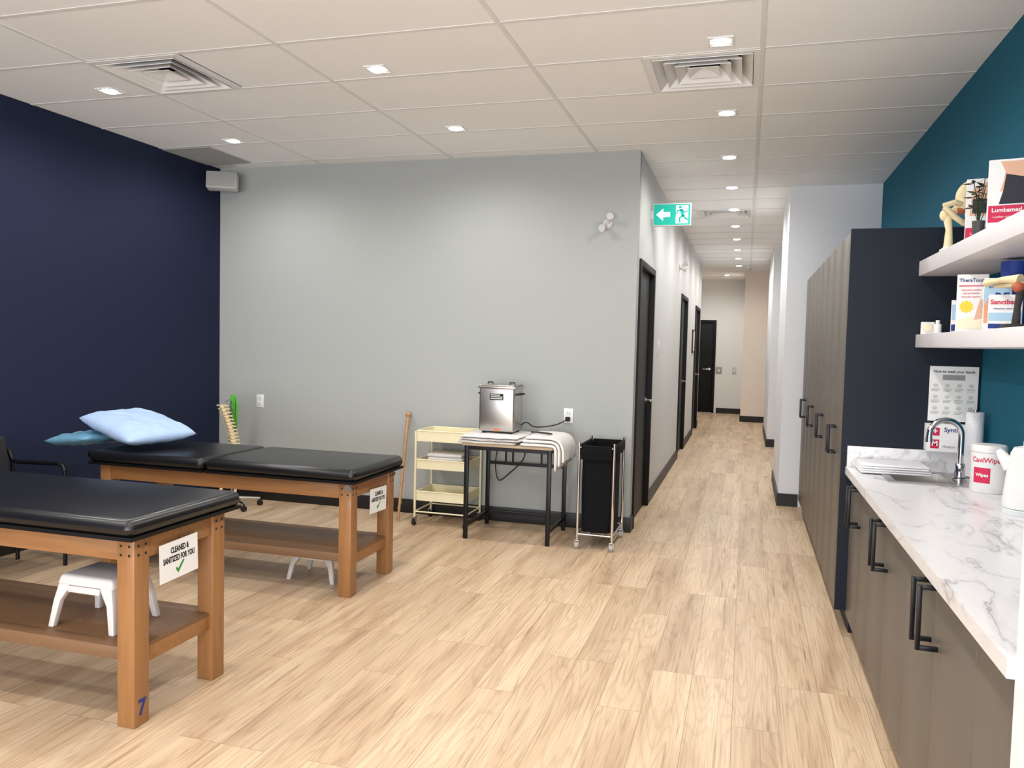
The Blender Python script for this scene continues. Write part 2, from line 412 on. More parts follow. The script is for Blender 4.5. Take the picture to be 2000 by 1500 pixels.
g.build('slats', M_grille, v, smooth=False)
MB().box(-4.67, -4.26, 5.57, 6.1, HC-.0018, HC-.0006).build('backing', M_ventd, v, smooth=False)

t = thing('smoke_detector', 'small white dome detector on the ceiling at the far end of the corridor', 'detector', (.0, 15.6, HC))
MB().lathe([(.05, -.001), (.055, -.02), (.04, -.035)], (0, 15.6, HC)).build('housing', M_plate, t)
MB().lathe([(.03, -.035), (.03, -.06), (.015, -.075)], (0, 15.6, HC)).build('dome', M_grille, t)

# exit sign
ex0, ex1, ey, ez0, ez1 = -.835, -.505, 7.14, 2.555, 2.75
t = thing('exit_sign', 'lit green exit sign with white arrow and running figure jutting from corridor wall', 'sign', (-.67, ey, ez0))
MB().box(ex0, ex1, ey-.02, ey+.02, ez0, ez1, .004).build('housing', M_plate, t)
MB().box(ex0+.008, ex1-.008, ey-.0225, ey-.0195, ez0+.008, ez1-.008).build('green_face', M_exit, t)
MB().box(XH, ex0+.004, ey-.015, ey+.015, ez0+.06, ez1-.06, .003).build('bracket', M_plate, t)
yk = ey-.0228
def xz(p): return [(ex0+a, yk, ez0+b) for a, b in p]
MB().poly(xz([(.03, .0975), (.09, .15), (.09, .118), (.15, .118), (.15, .077), (.09, .077), (.09, .045)]), (0, -.0012, 0)).build('arrow', M_exitw, t, smooth=False)
MB().poly(xz([(.2, .02), (.305, .02), (.305, .175), (.2, .175)]), (0, -.0008, 0)).build('doorway_mark', M_exitw, t, smooth=False)
fg = MB()
y2 = yk-.0012
def limb(p, w):
    for (ax, az), (bx_, bz) in zip(p, p[1:]):
        d_ = Vector((bx_-ax, bz-az)); n = Vector((-d_.y, d_.x)).normalized()*w/2; e_ = d_.normalized()*w*.3
        fg.poly([(ex0+ax-e_.x+n.x, y2, ez0+az-e_.y+n.y), (ex0+bx_+e_.x+n.x, y2, ez0+bz+e_.y+n.y), (ex0+bx_+e_.x-n.x, y2, ez0+bz+e_.y-n.y), (ex0+ax-e_.x-n.x, y2, ez0+az-e_.y-n.y)], (0, -.0006, 0))
limb([(.245, .135), (.262, .085)], .028); limb([(.245, .135), (.215, .13), (.205, .1)], .011); limb([(.25, .135), (.278, .115), (.298, .125)], .011)
limb([(.258, .085), (.232, .065), (.235, .03)], .014); limb([(.262, .085), (.285, .06), (.315, .045)], .014)
fg.poly([(ex0+.236+.015*math.cos(k*PI/6), y2, ez0+.16+.013*math.sin(k*PI/6)) for k in range(12)], (0, -.0006, 0))
fg.build('running_figure', M_exit, t, smooth=False)

# emergency lights
def emergency(x, y, z, rz, lb):
    t = thing('emergency_light', lb, 'emergency light', (0, 0, 0), 'twin head emergency lights')
    MB().lathe([(.040, 0), (.040, .016), (.024, .028)], (0, 0, 0)).build('mount', M_spk, t)
    for s in (-1, 1):
        a = Vector((s*.012, 0, .022)); b = Vector((s*.020, s*.036, .05)); c = b+Vector((s*.012, s*.01, .042))
        MB().tube([a, b, c], .02, 16, [.010, .014, .029]).build('lamp_head', M_spk, t)
    t.location = (x, y, z); t.rotation_euler = (PI/2, 0, rz)
emergency(-1.095, YB, 2.46, 0, 'white twin-head emergency light high on the grey wall')
emergency(XH, 10.25, 2.5, PI/2, 'white twin-head emergency light on the corridor wall beyond the exit sign')

# wall speaker
t = thing('wall_speaker', 'small pale loudspeaker mounted high in the navy corner', 'speaker', (-4.54, 6.1, 2.8))
Ms = Matrix.Translation((-4.53, 6.12, 2.87)) @ Matrix.Rotation(R(24), 4, 'Z') @ Matrix.Rotation(R(-8), 4, 'X')
MB().box(-.13, .13, -.06, .06, -.075, .075, .012, 2, Ms).build('cabinet', M_spk, t)
MB().box(-.122, .122, -.0635, -.0595, -.067, .067, .002, 1, Ms).build('grille', M_grille, t)
MB().box(-4.7, -4.6, 6.12, 6.16, 2.84, 2.9, .004).build('bracket', M_spk, t)

def outlet(x, z, lb):
    t = thing('wall_outlet', lb, 'power outlet', (x, YB, z-.06), 'wall outlets')
    MB().box(x-.038, x+.038, YB-.006, YB, z-.06, z+.06, .003).build('cover_plate', M_plate, t)
    for dz in (-.025, .025):
        s = MB().box(x-.018, x+.018, YB-.009, YB-.005, z+dz-.017, z+dz+.017, .003).build('socket', M_shelf, t)
        MB().box(x-.009, x-.006, YB-.0095, YB-.008, z+dz-.004, z+dz+.009).box(x+.006, x+.009, YB-.0095, YB-.008, z+dz-.004, z+dz+.009).build('slots', M_ink, s, smooth=False)
outlet(-4.26, .91, 'white double wall outlet on the grey wall left end, by the spine model')
outlet(-1.37, .915, 'white double wall outlet on the grey wall with a black plug in it')
t = thing('light_switch', 'white switch plate on the corridor wall just past the first black door', 'light switch', (XH, 8.05, 1.44))
MB().box(XH, XH+.007, 8.0, 8.1, 1.42, 1.56, .002).build('cover_plate', M_plate, t); MB().box(XH+.006, XH+.012, 8.03, 8.07, 1.46, 1.52, .002).build('rocker', M_shelf, t)
for x, lb, mm in ((-.586, 'grey wall plate beside the far black door', M_grille), (-.247, 'narrow grey wall plate right of the other plate at corridor end', M_spk)):
    t = thing('switch_plate', lb, 'wall plate', (x, 18.7, .92)); w = .07 if x < -.4 else .045
    MB().box(x-w, x+w, 18.69, 18.7, .9, 1.06, .003).build('cover_plate', mm, t); MB().box(x-.02, x+.02, 18.684, 18.691, .95, 1.0, .002).build('rocker', M_plate, t)
t = thing('picture_frame', 'small red-brown framed picture on the corridor wall between two doors', 'picture', (XH, 13.25, 1.4))
MB().box(XH, XH+.025, 13.1, 13.4, 1.4, 1.78, .004).build('frame', M_frame, t); MB().box(XH+.024, XH+.027, 13.13, 13.37, 1.43, 1.75).build('print', M_paper, t)

# ------------------------------------------------------------------ treatment tables
def sign(name_loc, rot, w, h_, lb, group, tilt=0):
    t = thing('paper_sign', lb, 'sign', (0, 0, 0), group)
    MB().box(-w/2, w/2, -h_/2, h_/2, -.0006, .0006).build('paper', M_paper, t, smooth=False)
    text('CLEANED &', .033, M_ink, t, (.004, h_*.26, .001), sx=.60, bold=.0011)
    text('SANITIZED FOR YOU', .033, M_ink, t, (0, h_*.03, .001), sx=.585, bold=.0011)
    MB().poly([(-.022, -.038, .001), (-.008, -.058, .001), (.03, -.015, .001), (.022, -.010, .001), (-.008, -.042, .001), (-.016, -.031, .001)], (0, 0, .0005)).build('check_mark', M_greenink, t, smooth=False)
    MB().cyl((0, h_*.5, .0), (0, h_*.5+.018, .0), .0012, seg=6).build('hanging_wire', M_ink, t)
    t.location = name_loc; t.rotation_euler = rot
def treat_table(lb, x0, x1, yc, fw, pw, ft, pt, splits, sz, head=False):
    t = thing('treatment_table', lb, 'treatment table', ((x0+x1)/2, yc, 0), 'treatment tables')
    fx0, fx1 = x0+.05, x1-.045; y0, y1 = yc-fw/2, yc+fw/2; lw = .08
    for x in (fx0, fx1-lw):
        for y in (y0, y1-lw): MB().box(x, x+lw, y, y+lw, 0, ft, .005).build('leg', M_woodv, t)
    for y in (y0+.012, y1-.037): MB().box(fx0+lw, fx1-lw, y, y+.025, ft-.095, ft, .003).build('side_rail', M_wood, t)
    for x in (fx0+.012, fx1-.037): MB().box(x, x+.025, y0+lw, y1-lw, ft-.095, ft, .003).build('end_rail', M_wood, t)
    for x in (fx0+.02, fx1-.05): MB().box(x, x+.03, y0+lw, y1-lw, sz-.075, sz-.014, .003).build('lower_rail', M_wood, t)
    MB().box(fx0+.01, fx1-.02, y0+lw*.5+.042, y1-lw*.5-.042, sz-.014, sz, .002).box(fx0+lw, fx1-lw, y0+.02, y0+.085, sz-.05, sz, .002).box(fx0+lw, fx1-lw, y1-.085, y1-.02, sz-.014, sz, .002).build('lower_shelf', M_board, t)
    for y in (y0+.022, y0+.060, y1-.060, y1-.022):
        for z in (ft-.035, ft-.07): MB().cyl((fx1-.0015, y, z), (fx1+.0015, y, z), .0055, seg=10).build('bolt', M_rubber, t)
    for x in (fx1-.060, fx1-.022): 
        for z in (ft-.035, ft-.07): MB().cyl((x, y0-.0015, z), (x, y0+.002, z), .0055, seg=10).build('bolt', M_rubber, t)
    xs = [x0]+splits+[x1]
    for i, (a, b) in enumerate(zip(xs, xs[1:])):
        a2 = a+(.004 if i else 0); b2 = b-(.004 if i < len(xs)-2 else 0)
        MB().box(a2+.004, b2-.004, yc-pw/2+.004, yc+pw/2-.004, ft+.001, ft+.016).build('pad_board', M_blackmetal, t, smooth=False)
        m = MB().box(a2, b2, yc-pw/2, yc+pw/2, ft+.010, pt, .037, 6)
        m.build('pad', M_vinyl, t)
    if head:
        MB().box(x0-.15, x0-.01, yc-.2, yc+.2, ft+.01, pt-.03, .02, 3).build('headrest', M_vinyl, t)
        for y in (yc-.1, yc+.1): MB().cyl((x0-.1, y, ft+.025), (x0+.2, y, ft-.02), .009).build('headrest_rod', M_steel, t)
        for x, y in ((fx1-.02, y0-.008), (fx1-.02, y1+.006)): MB().cyl((x, y-.004, ft-.03), (x, y+.01, ft-.03), .022, seg=16).box(x-.012, x+.012, y, y+.006, ft-.03, ft+.02).build('hinge_plate', M_steel, t)
    return t
T1 = treat_table('nearest treatment table: plain one-piece black pad on wooden legs', -4.03, -2.125, 2.69, .54, .67, .735, .815, [], .30)
text('7', .085, M_blueink, T1, (-2.1695-T1.location.x, 2.460-T1.location.y, .07), F_RIGHT, 'number_mark', bold=.002)
T2 = treat_table('farther treatment table: black pad split in two sections, pillows at its head', -3.97, -2.10, 4.37, .58, .69, .67, .755, [-3.11], .25, True)
sign((-2.1645, 2.66, .60), (PI/2, R(-2), PI/2), .225, .155, 'printed cleaning notice hung on the end of the nearest treatment table', 'cleaning notices')
sign((-2.1395, 4.42, .515), (PI/2, R(2), PI/2), .225, .15, 'printed cleaning notice hung on the end of the table with pillows', 'cleaning notices')

def pillow(name, lb, w, d_, th, m, loc, rot, seed):
    t = MB(); n = 40
    for sg in (1, -1):
        g = {}
        for i in range(n+1):
            for j in range(n+1):
                u = -1+2*i/n; v = -1+2*j/n
                cr = 1-.075*(u*u*v*v)**1.5
                px = w/2*u*cr*(1-.05*(1-v*v)*abs(u)); py = d_/2*v*cr*(1-.06*(1-u*u)*abs(v))
                e = ((1-abs(u)**3.2)**.55)*((1-abs(v)**3.2)**.55)
                z = sg*th/2*e
                wr = mnoise.noise(Vector((u*3+seed, v*3, sg*2)))*.014+mnoise.noise(Vector((u*8, v*5+seed, sg)))*.007
                z += wr*e
                g[i, j] = t.bm.verts.new((px, py, z))
        for i in range(n):
            for j in range(n): t.bm.faces.new((g[i, j], g[i+1, j], g[i+1, j+1], g[i, j+1]))
    bmesh.ops.remove_doubles(t.bm, verts=t.bm.verts[:], dist=.0008)
    bmesh.ops.recalc_face_normals(t.bm, faces=t.bm.faces[:])
    me = bpy.data.meshes.new(name); t.bm.to_mesh(me); t.bm.free(); me.materials.append(m); me.shade_smooth()
    o = bpy.data.objects.new(name, me); C.objects.link(o); o.location = loc; o.rotation_euler = rot
    tag(o, lb, 'pillow', 'pillows on the farther treatment table')
pillow('pillow', 'pale blue pillow on top, tilted over the teal one', .70, .50, .14, M_pillow, (-3.88, 4.36, .884), (R(2), R(9), R(-20)), 1.3)
pillow('pillow', 'shiny teal pillow underneath, overhanging the table head', .46, .46, .085, M_pillow2, (-4.255, 4.37, .785), (0, R(-6), R(-12)), 4.1)

# step stools
def stool():
    t = thing('step_stool', '', 'step stool', (0, 0, 0), 'white plastic step stools')
    w, d_, hh = .14, .115, .215
    m = MB(); m.box(-w+.012, w-.012, -d_+.012, d_-.012, hh-.045, hh, .014, 3)
    for v in m.bm.verts:
        k = 1+.12*(hh-v.co.z)/.05; v.co.x *= k; v.co.y *= k
    m.build('top', M_plastic, t)
    for sx in (-1, 1):
        for sy in (-1, 1):
            X0, Y0 = sx*(w-.008), sy*(d_-.006); X1, Y1 = sx*(w+.024), sy*(d_+.018)
            def c4(X, Y, z, a, b): return [(X, Y, z), (X-sx*a, Y, z), (X-sx*a, Y-sy*b, z), (X, Y-sy*b, z)]
            m = MB(); A = [m.bm.verts.new(p) for p in c4(X0, Y0, hh-.04, .06, .042)]; Bm = [m.bm.verts.new(p) for p in c4(sx*(w+.008), sy*(d_+.005), hh*.5, .032, .028)]; B = [m.bm.verts.new(p) for p in c4(X1, Y1, 0, .026, .024)]
            for P, Q in ((A, Bm), (Bm, B)):
                for k in range(4): m.bm.faces.new((P[k], P[(k+1) % 4], Q[(k+1) % 4], Q[k]))
            m.bm.faces.new(A); m.bm.faces.new(B)
            bmesh.ops.bevel(m.bm, geom=m.bm.edges[:], offset=.004, segments=2, affect='EDGES', profile=.5)
            m.build('leg', M_plastic, t)
    MB().box(w-.006, w+.003, -.05, .05, hh-.07, hh-.04, .004).build('skirt', M_plastic, t)
    MB().box(-w-.003, -w+.006, -.05, .05, hh-.07, hh-.04, .004).build('skirt', M_plastic, t)
    MB().box(-.08, .08, -d_-.003, -d_+.006, hh-.067, hh-.04, .004).build('skirt', M_plastic, t)
    MB().box(-.08, .08, d_-.006, d_+.003, hh-.067, hh-.04, .004).build('skirt', M_plastic, t)
    MB().box(w+.0025, w+.0045, -.02, .03, hh-.065, hh-.045).build('sticker', M_redink, t)
    return t
s1 = stool(); s1['label'] = 'white plastic step stool standing on the lower shelf of the nearest table'
s1.location = (-2.52, 2.65, .3005)
s2 = dup(s1); s2['label'] = 'white plastic step stool on the floor beneath the table with pillows'; s2.location = (-2.52, 4.40, 0); 
s2.scale = (1, 1, .9)

# chair by navy wall
t = thing('waiting_chair', 'black upholstered chair with tubular arms against the navy wall', 'chair', (-4.37, 3.76, 0))
y0, y1 = 3.49, 4.03
MB().box(-4.58, -4.14, y0+.03, y1-.03, .40, .47, .025, 3).build('seat', M_chair, t)
Mb = Matrix.Translation((-4.58, 0, .64)) @ Matrix.Rotation(R(-8), 4, 'Y')
MB().box(-.03, .03, y0+.04, y1-.04, -.16, .18, .025, 3, Mb).build('backrest', M_chair, t)
for y in (y0, y1):
    MB().tube([(-4.61, y, .72), (-4.58, y, .655), (-4.53, y, .645), (-4.2, y, .655), (-4.165, y, .645), (-4.15, y, .61)], .014, 10).build('armrest', M_blackmetal, t)
    MB().tube([(-4.15, y, .61), (-4.15, y, 0)], .0125, 10).build('leg', M_blackmetal, t)
    MB().tube([(-4.58, y, .655), (-4.56, y, .4), (-4.54, y, 0)], .0125, 10).build('leg', M_blackmetal, t)
MB().cyl((-4.15, y0, .39), (-4.15, y1, .39), .011).cyl((-4.56, y0, .39), (-4.56, y1, .39), .011).cyl((-4.56, y0+.002, .385), (-4.15, y0+.002, .385), .011).cyl((-4.56, y1-.002, .385), (-4.15, y1-.002, .385), .011).build('seat_frame', M_blackmetal, t)

# spine model
bx0, by0 = -4.28, 5.93
t = thing('spine_model', 'anatomical spine model on a wheeled stand by the grey wall', 'anatomical model', (bx0, by0, 0))
for k in range(5):
    a = R(-30+72*k); px, py = bx0+.24*math.cos(a), by0+.24*math.sin(a)
    MB().tube([(bx0, by0, .085), (px, py, .065)], .012, 8, [.016, .01]).build('base_arm', M_chrome, t)
    MB().cyl((px, py-.012, .025), (px, py+.012, .025), .025).cyl((px, py, .03), (px, py, .065), .008).build('caster', M_rubber, t)
MB().cyl((bx0, by0, .06), (bx0, by0, .93), .009).lathe([(.03, .06), (.03, .1), (.012, .12)], (bx0, by0, 0)).tube([(bx0, by0, .93), (bx0, by0-.03, .945), (bx0-.02, by0-.07, .92)], .006).build('pole', M_chrome, t)
vb = MB(); dc = MB()
def spn(k):
    z = .895-k*.029; f = k/22
    return Vector((bx0-.05+.085*math.sin(f*PI*.95)+.07*f, by0-.07, z))
for k in range(22):
    p = spn(k); r = .024+.014*k/22
    vb.lathe([(r*.95, -.010), (r*.8, 0), (r*.95, .010)], p, 12)
    vb.box(p.x-.055, p.x+.055, p.y-.002, p.y+.014, p.z-.006, p.z+.006, .002); vb.box(p.x-.006, p.x+.006, p.y, p.y+.045, p.z-.01, p.z+.004, .002)
    dc.lathe([(r*.85, -.0045), (r*.85, .0045)], p-Vector((0, 0, .0145)), 12)
vb.build('vertebrae', M_bone, t); dc.build('discs', M_bone, t)
pv = MB(); pz = .22; p0 = spn(22)
for s in (-1, 1):
    pv.ball((p0.x+s*.07, p0.y, pz+.03), .075, (.85, .3, 1), Matrix.Rotation(R(s*28), 4, 'Y'))
    pv.tube([(p0.x+s*.06, p0.y, pz), (p0.x+s*.075, p0.y-.03, pz-.06), (p0.x+s*.01, p0.y-.05, pz-.07)], .014, 10)
pv.ball((p0.x, p0.y+.01, pz+.03), .04, (.9, .5, 1.4))
pv.build('pelvis', M_bone, t)
g = MB()
gx = bx0-.012
for dx, zz, dy in ((0, .56, .016), (.02, .66, .034)):
    pts = [(gx+dx-.012, by0+dy, zz), (gx+dx-.004, by0+dy, .72), (gx+dx+.004, by0+dy-.003, .9), (gx+.012, by0+dy*.5, .985)]
    A = []
    for i, (ax, ay, az) in enumerate(pts):
        w_ = [.022, .026, .026, .022][i]
        A.append((g.bm.verts.new((ax-w_, ay, az)), g.bm.verts.new((ax-.003, ay+.010, az-.004)), g.bm.verts.new((ax+w_, ay, az+.003))))
    for P, Q in zip(A, A[1:]):
        for k in range(2): g.bm.faces.new((P[k], P[k+1], Q[k+1], Q[k]))
bo = tag(g.build('resistance_band', M_greenband), 'bright green exercise band draped over the spine model stand', 'exercise band')
sm = bo.modifiers.new('thick', 'SOLIDIFY'); sm.thickness = .003

# cane
a = Vector((-2.72, 6.0, 0.0)); b = Vector((-2.765, 6.27, .85))
t = thing('walking_stick', 'twisted wooden walking stick leaning on the grey wall', 'walking stick', a)
d_ = (b-a).normalized(); u = d_.cross(Vector((0, 1, 0))).normalized(); w = d_.cross(u)
MB().tube([a+Vector((0, 0, .012)), b], .012, 12, [.011, .014]).build('shaft', M_cane, t)
MB().tube([a+d_*(.1+.6*k/70)+(u*math.cos(k*.6)+w*math.sin(k*.6))*.011 for k in range(71)], .005, 6).build('spiral_carving', M_cane, t)
MB().ball(b+d_*.012, .026).build('knob', M_cane, t)

# cream cart
cx0, cx1, cy0, cy1 = -2.54, -2.10, 5.92, 6.27
t = thing('utility_cart', 'cream three-tier rolling utility cart between stick and towel table', 'cart', ((cx0+cx1)/2, (cy0+cy1)/2, 0))
for z, hh in ((.20, .075), (.46, .075), (.685, .085)):
    m = MB().box(cx0+.015, cx1-.015, cy0+.015, cy1-.015, z, z+.004).box(cx0+.008, cx0+.012, cy0+.01, cy1-.01, z, z+hh).box(cx1-.012, cx1-.008, cy0+.01, cy1-.01, z, z+hh).box(cx0+.01, cx1-.01, cy0+.008, cy0+.012, z, z+hh).box(cx0+.01, cx1-.01, cy1-.012, cy1-.008, z, z+hh)
    q = [(cx0+.008, cy0+.008, z+hh), (cx1-.008, cy0+.008, z+hh), (cx1-.008, cy1-.008, z+hh), (cx0+.008, cy1-.008, z+hh)]
    for i in range(4): m.cyl(q[i], q[(i+1) % 4], .006, seg=8)
    m.build('tray', M_cream, t, smooth=False)
for x in (cx0, cx1):
    for y in (cy0, cy1):
        MB().cyl((x, y, .07), (x, y, .765), .0095, seg=12).build('post', M_cream, t)
        ca = MB().cyl((x-.011, y-.01, .028), (x+.011, y-.01, .028), .028, seg=16).build('caster_wheel', M_rubber, t)
        MB().box(x-.016, x-.012, y-.02, y+.008, .025, .07).box(x+.012, x+.016, y-.02, y+.008, .025, .07).box(x-.016, x+.016, y-.02, y+.008, .064, .072).build('caster_fork', M_chrome, t)
MB().cyl((cx0, cy0, .11), (cx1, cy0, .11), .006).cyl((cx0, cy0, .11), (cx0, cy1, .11), .006).cyl((cx1, cy0, .11), (cx1, cy1, .11), .006).cyl((cx0, cy1, .11), (cx1, cy1, .11), .006).build('base_frame', M_cream, t)
def folded(name, lb, x0, x1, y0, y1, z, th, n, m, group, rz=0, cat='towel', rum=0):
    o = thing(name, lb, cat, ((x0+x1)/2, (y0+y1)/2, z), group)
    for k in range(n):
        e = random.uniform(-.006, .006)*(1+rum*140); e2 = random.uniform(0, .012)*(1+rum*100)
        mm = MB()
        if not rum:
            mm.box(x0+e, x1+e, y0+abs(e), y1-abs(e), z+k*th, z+(k+1)*th-.001, th*.46, 3)
        else:
            nx, ny = 26, 24; G = {}
            for sgn in (0, 1):
                for i in range(nx+1):
                    for j in range(ny+1):
                        u, v = i/nx, j/ny
                        ed = (1-abs(2*u-1)**14)**.5*(1-abs(2*v-1)**14)**.5
                        b0 = z+k*th+(rum*.7*(mnoise.noise(Vector((u*4, v*4, k-1.0)))+.5) if k else 0)
                        t0 = z+(k+1)*th-.001+rum*.7*(mnoise.noise(Vector((u*4, v*4, k)))+.5)+rum*.25*mnoise.noise(Vector((u*13, v*9, k+7)))
                        md = (b0+t0)/2
                        zz = md+(t0-md)*ed*(1 if sgn else -1)
                        xx = x0+e+(x1-x0)*u+.010*mnoise.noise(Vector((v*5, k*3.1, .5))); yy = y0+e2+(y1-y0-2*e2)*v+.010*mnoise.noise(Vector((u*5, k*2.3, 1.5)))
                        G[sgn, i, j] = mm.bm.verts.new((xx, yy, max(zz, z)))
                for i in range(nx):
                    for j in range(ny): mm.bm.faces.new((G[sgn, i, j], G[sgn, i+1, j], G[sgn, i+1, j+1], G[sgn, i, j+1]))
            bmesh.ops.remove_doubles(mm.bm, verts=mm.bm.verts[:], dist=.0004)
        mm.build('fold', m, o)
    o.rotation_euler.z = rz
    return o
for k in range(2):
    folded('folded_towel', ['lower folded white towel in the middle tray of the cream cart', 'upper folded white towel in the middle tray of the cream cart'][k], -2.46, -2.16, 5.96, 6.2, .4645+k*.062, .03, 2, M_towel, 'towels in the cart', R(2*k))

# towel table
tx0, tx1, ty0, ty1, tz = -2.02, -1.345, 5.64, 6.2, .735
t = thing('side_table', 'small black metal-framed table carrying heater and towels', 'table', ((tx0+tx1)/2, (ty0+ty1)/2, 0))
MB().box(tx0-.015, tx1+.012, ty0-.01, ty1+.01, tz-.02, tz, .003).build('tabletop', M_tabletop, t)
for x in (tx0, tx1-.03):
    for y in (ty0, ty1-.03): MB().box(x, x+.03, y, y+.03, 0, tz-.021, .002).build('leg', M_blackmetal, t)
for x in (tx0+.003, tx1-.027):
    MB().box(x, x+.024, ty0+.03, ty1-.03, .09, .114).build('lower_rail', M_blackmetal, t, smooth=False)
    MB().box(x, x+.024, ty0+.03, ty1-.03, tz-.05, tz-.022).build('side_rail', M_blackmetal, t, smooth=False)
MB().box(tx0+.03, tx1-.03, ty0+.003, ty0+.027, tz-.05, tz-.022).build('front_rail', M_blackmetal, t, smooth=False)
for z0_, z1_ in ((tz-.05, tz-.022), (.50, .525), (.09, .114)):
    MB().box(tx0+.03, tx1-.03, ty1-.027, ty1-.003, z0_, z1_).build('back_rail', M_blackmetal, t, smooth=False)
for x in (-1.86, -1.80, -1.56, -1.50): MB().box(x, x+.014, ty1-.022, ty1-.008, .525, tz-.05).build('back_bar', M_blackmetal, t, smooth=False)
z0 = tz+.0005
folded('folded_towel', 'rumpled grey-white towels spread flat beneath the steel heater', -2.065, -1.60, 5.585, 6.12, z0, .020, 3, M_towel, 'towels on the side table', rum=.009)
# draped towel
o = thing('draped_towel', 'thick grey-white towel folded over the right edge of the side table', 'towel', (-1.42, 5.8, z0), 'towels on the side table')
for k in range(3):
    off = .026*k; xe = tx1+.016; dr = .17-.035*k
    pth = [(-1.585+.02*k, z0+.0125+off), (-1.50, z0+.0135+off), (-1.42, z0+.0145+off), (xe-.03, z0+.0135+off), (xe, z0+.0135+off), (xe+.018+off*.6, z0+.004+off*.8), (xe+.024+off, z0-.025+off*.4), (xe+.026+off, z0-.08), (xe+.028+off, z0-dr)]
    m = MB(); ny = 14
    vt = []
    for j in range(ny+1):
        y = 5.59+.43*j/ny
        vt.append([m.bm.verts.new((px+(.012*mnoise.noise(Vector((j*.4, i, k))) if i < 3 else .010*(mnoise.noise(Vector((j*.45, i*.5, k)))+.55) if i > 5 else 0), y+.012*k-.03*(i-4 if i > 5 else 0)*.3, pz_+(.010*mnoise.noise(Vector((j*.5, k*4, 2))) if i > 6 else .006*abs(mnoise.noise(Vector((j*.6, i*.9, k*.2))))))) for i, (px, pz_) in enumerate(pth)])
    for j in range(ny):
        for i in range(len(pth)-1): m.bm.faces.new((vt[j][i], vt[j+1][i], vt[j+1][i+1], vt[j][i+1]))
    ob = m.build('fold', M_towel, o)
    sm = ob.modifiers.new('thick', 'SOLIDIFY'); sm.thickness = .021; sm.offset = 0
    sb = ob.modifiers.new('sub', 'SUBSURF'); sb.levels = 2; sb.render_levels = 2
zt_ = z0+.084
t = thing('tongs', 'dark metal tongs lying on the draped towel', 'tongs', (-1.45, 5.8, zt_))
for s in (-1, 1):
    MB().tube([(-1.53, 5.80, zt_+.006), (-1.47, 5.78+s*.02, zt_+.008), (-1.40, 5.74+s*.022, zt_+.008), (-1.365, 5.73+s*.012, zt_+.006)], .005, 6).build('arm', M_ventd, t)
MB().cyl((-1.535, 5.79, zt_+.006), (-1.535, 5.81, zt_+.006), .007).build('pivot', M_ventd, t)

# steel heater
hx0, hx1, hy0, hy1, hz = -1.965, -1.685, 5.80, 6.06, z0+.0645
t = thing('pack_heater', 'stainless steel hot pack heater tank standing on the towels', 'heater', ((hx0+hx1)/2, (hy0+hy1)/2, hz))
MB().box(hx0, hx1, hy0, hy1, hz+.012, hz+.35, .012, 3).build('tank', M_steel, t)
MB().box(hx0-.01, hx1+.01, hy0-.01, hy1+.01, hz+.345, hz+.36, .004).box(hx0, hx1, hy0, hy1, hz+.36, hz+.372, .006).build('lid', M_steel, t)
for x in (hx0+.05, hx1-.05): MB().tube([(x-.02, hy0+.12, hz+.371), (x-.02, hy0+.12, hz+.387), (x+.02, hy0+.12, hz+.387), (x+.02, hy0+.12, hz+.371)], .005, 8).build('lid_handle', M_rubber, t)
for s, x in ((-1, hx0), (1, hx1)): MB().tube([(x-s*.002, hy0+.08, hz+.3), (x+s*.03, hy0+.08, hz+.3), (x+s*.03, hy1-.08, hz+.3), (x-s*.002, hy1-.08, hz+.3)], .007, 8).build('side_handle', M_rubber, t)
for x in (hx0+.03, hx1-.03):
    for y in (hy0+.03, hy1-.03): MB().cyl((x, y, hz), (x, y, hz+.013), .012).build('foot', M_rubber, t)
MB().box(hx0+.085, hx0+.195, hy0-.0015, hy0+.001, hz+.255, hz+.305).build('name_plate', M_ink, t, smooth=False)
ln = MB()
for k in range(3): ln.box(hx0+.093, hx0+.187-.02*(k == 2), hy0-.0022, hy0-.0014, hz+.264+k*.014, hz+.269+k*.014)
ln.build('plate_print', M_paper, t, smooth=False)
MB().box(hx0+.125, hx0+.165, hy0-.002, hy0+.001, hz+.02, hz+.036).build('warning_tag', M_orange, t, smooth=False)
# cord
t = thing('power_cord', 'black power cord running from heater to the plugged wall outlet', 'cord', (-1.37, 6.3, .9))
def cat(P, n=6):
    P = [Vector(p) for p in P]; out = []
    for i in range(len(P)-1):
        p0, p1, p2, p3 = P[max(i-1, 0)], P[i], P[i+1], P[min(i+2, len(P)-1)]
        for k in range(n):
            s = k/n; out.append(.5*((2*p1)+(p2-p0)*s+(2*p0-5*p1+4*p2-p3)*s*s+(3*p1-p0-3*p2+p3)*s**3))
    return out+[P[-1]]
MB().tube(cat([(hx1+.003, 6.0, hz+.05), (-1.64, 6.01, hz+.075), (-1.59, 6.05, hz+.04), (-1.52, 6.13, hz+.035), (-1.44, 6.2, hz+.05), (-1.39, 6.25, hz+.075), (-1.37, 6.28, .89)]), .0045, 8).build('cable', M_ink, t)
MB().box(-1.388, -1.352, 6.272, 6.310, .872, .908, .006).build('plug', M_ink, t)
o = MB().tube(cat([(-1.70, 6.22, .69), (-1.72, 6.24, .55), (-1.84, 6.24, .42), (-1.93, 6.24, .36), (-1.96, 6.24, .5), (-1.93, 6.235, .68)]), .005, 8).build('hanging_cable', M_ink)
tag(o, 'black cable looping down behind the side table', 'cord')

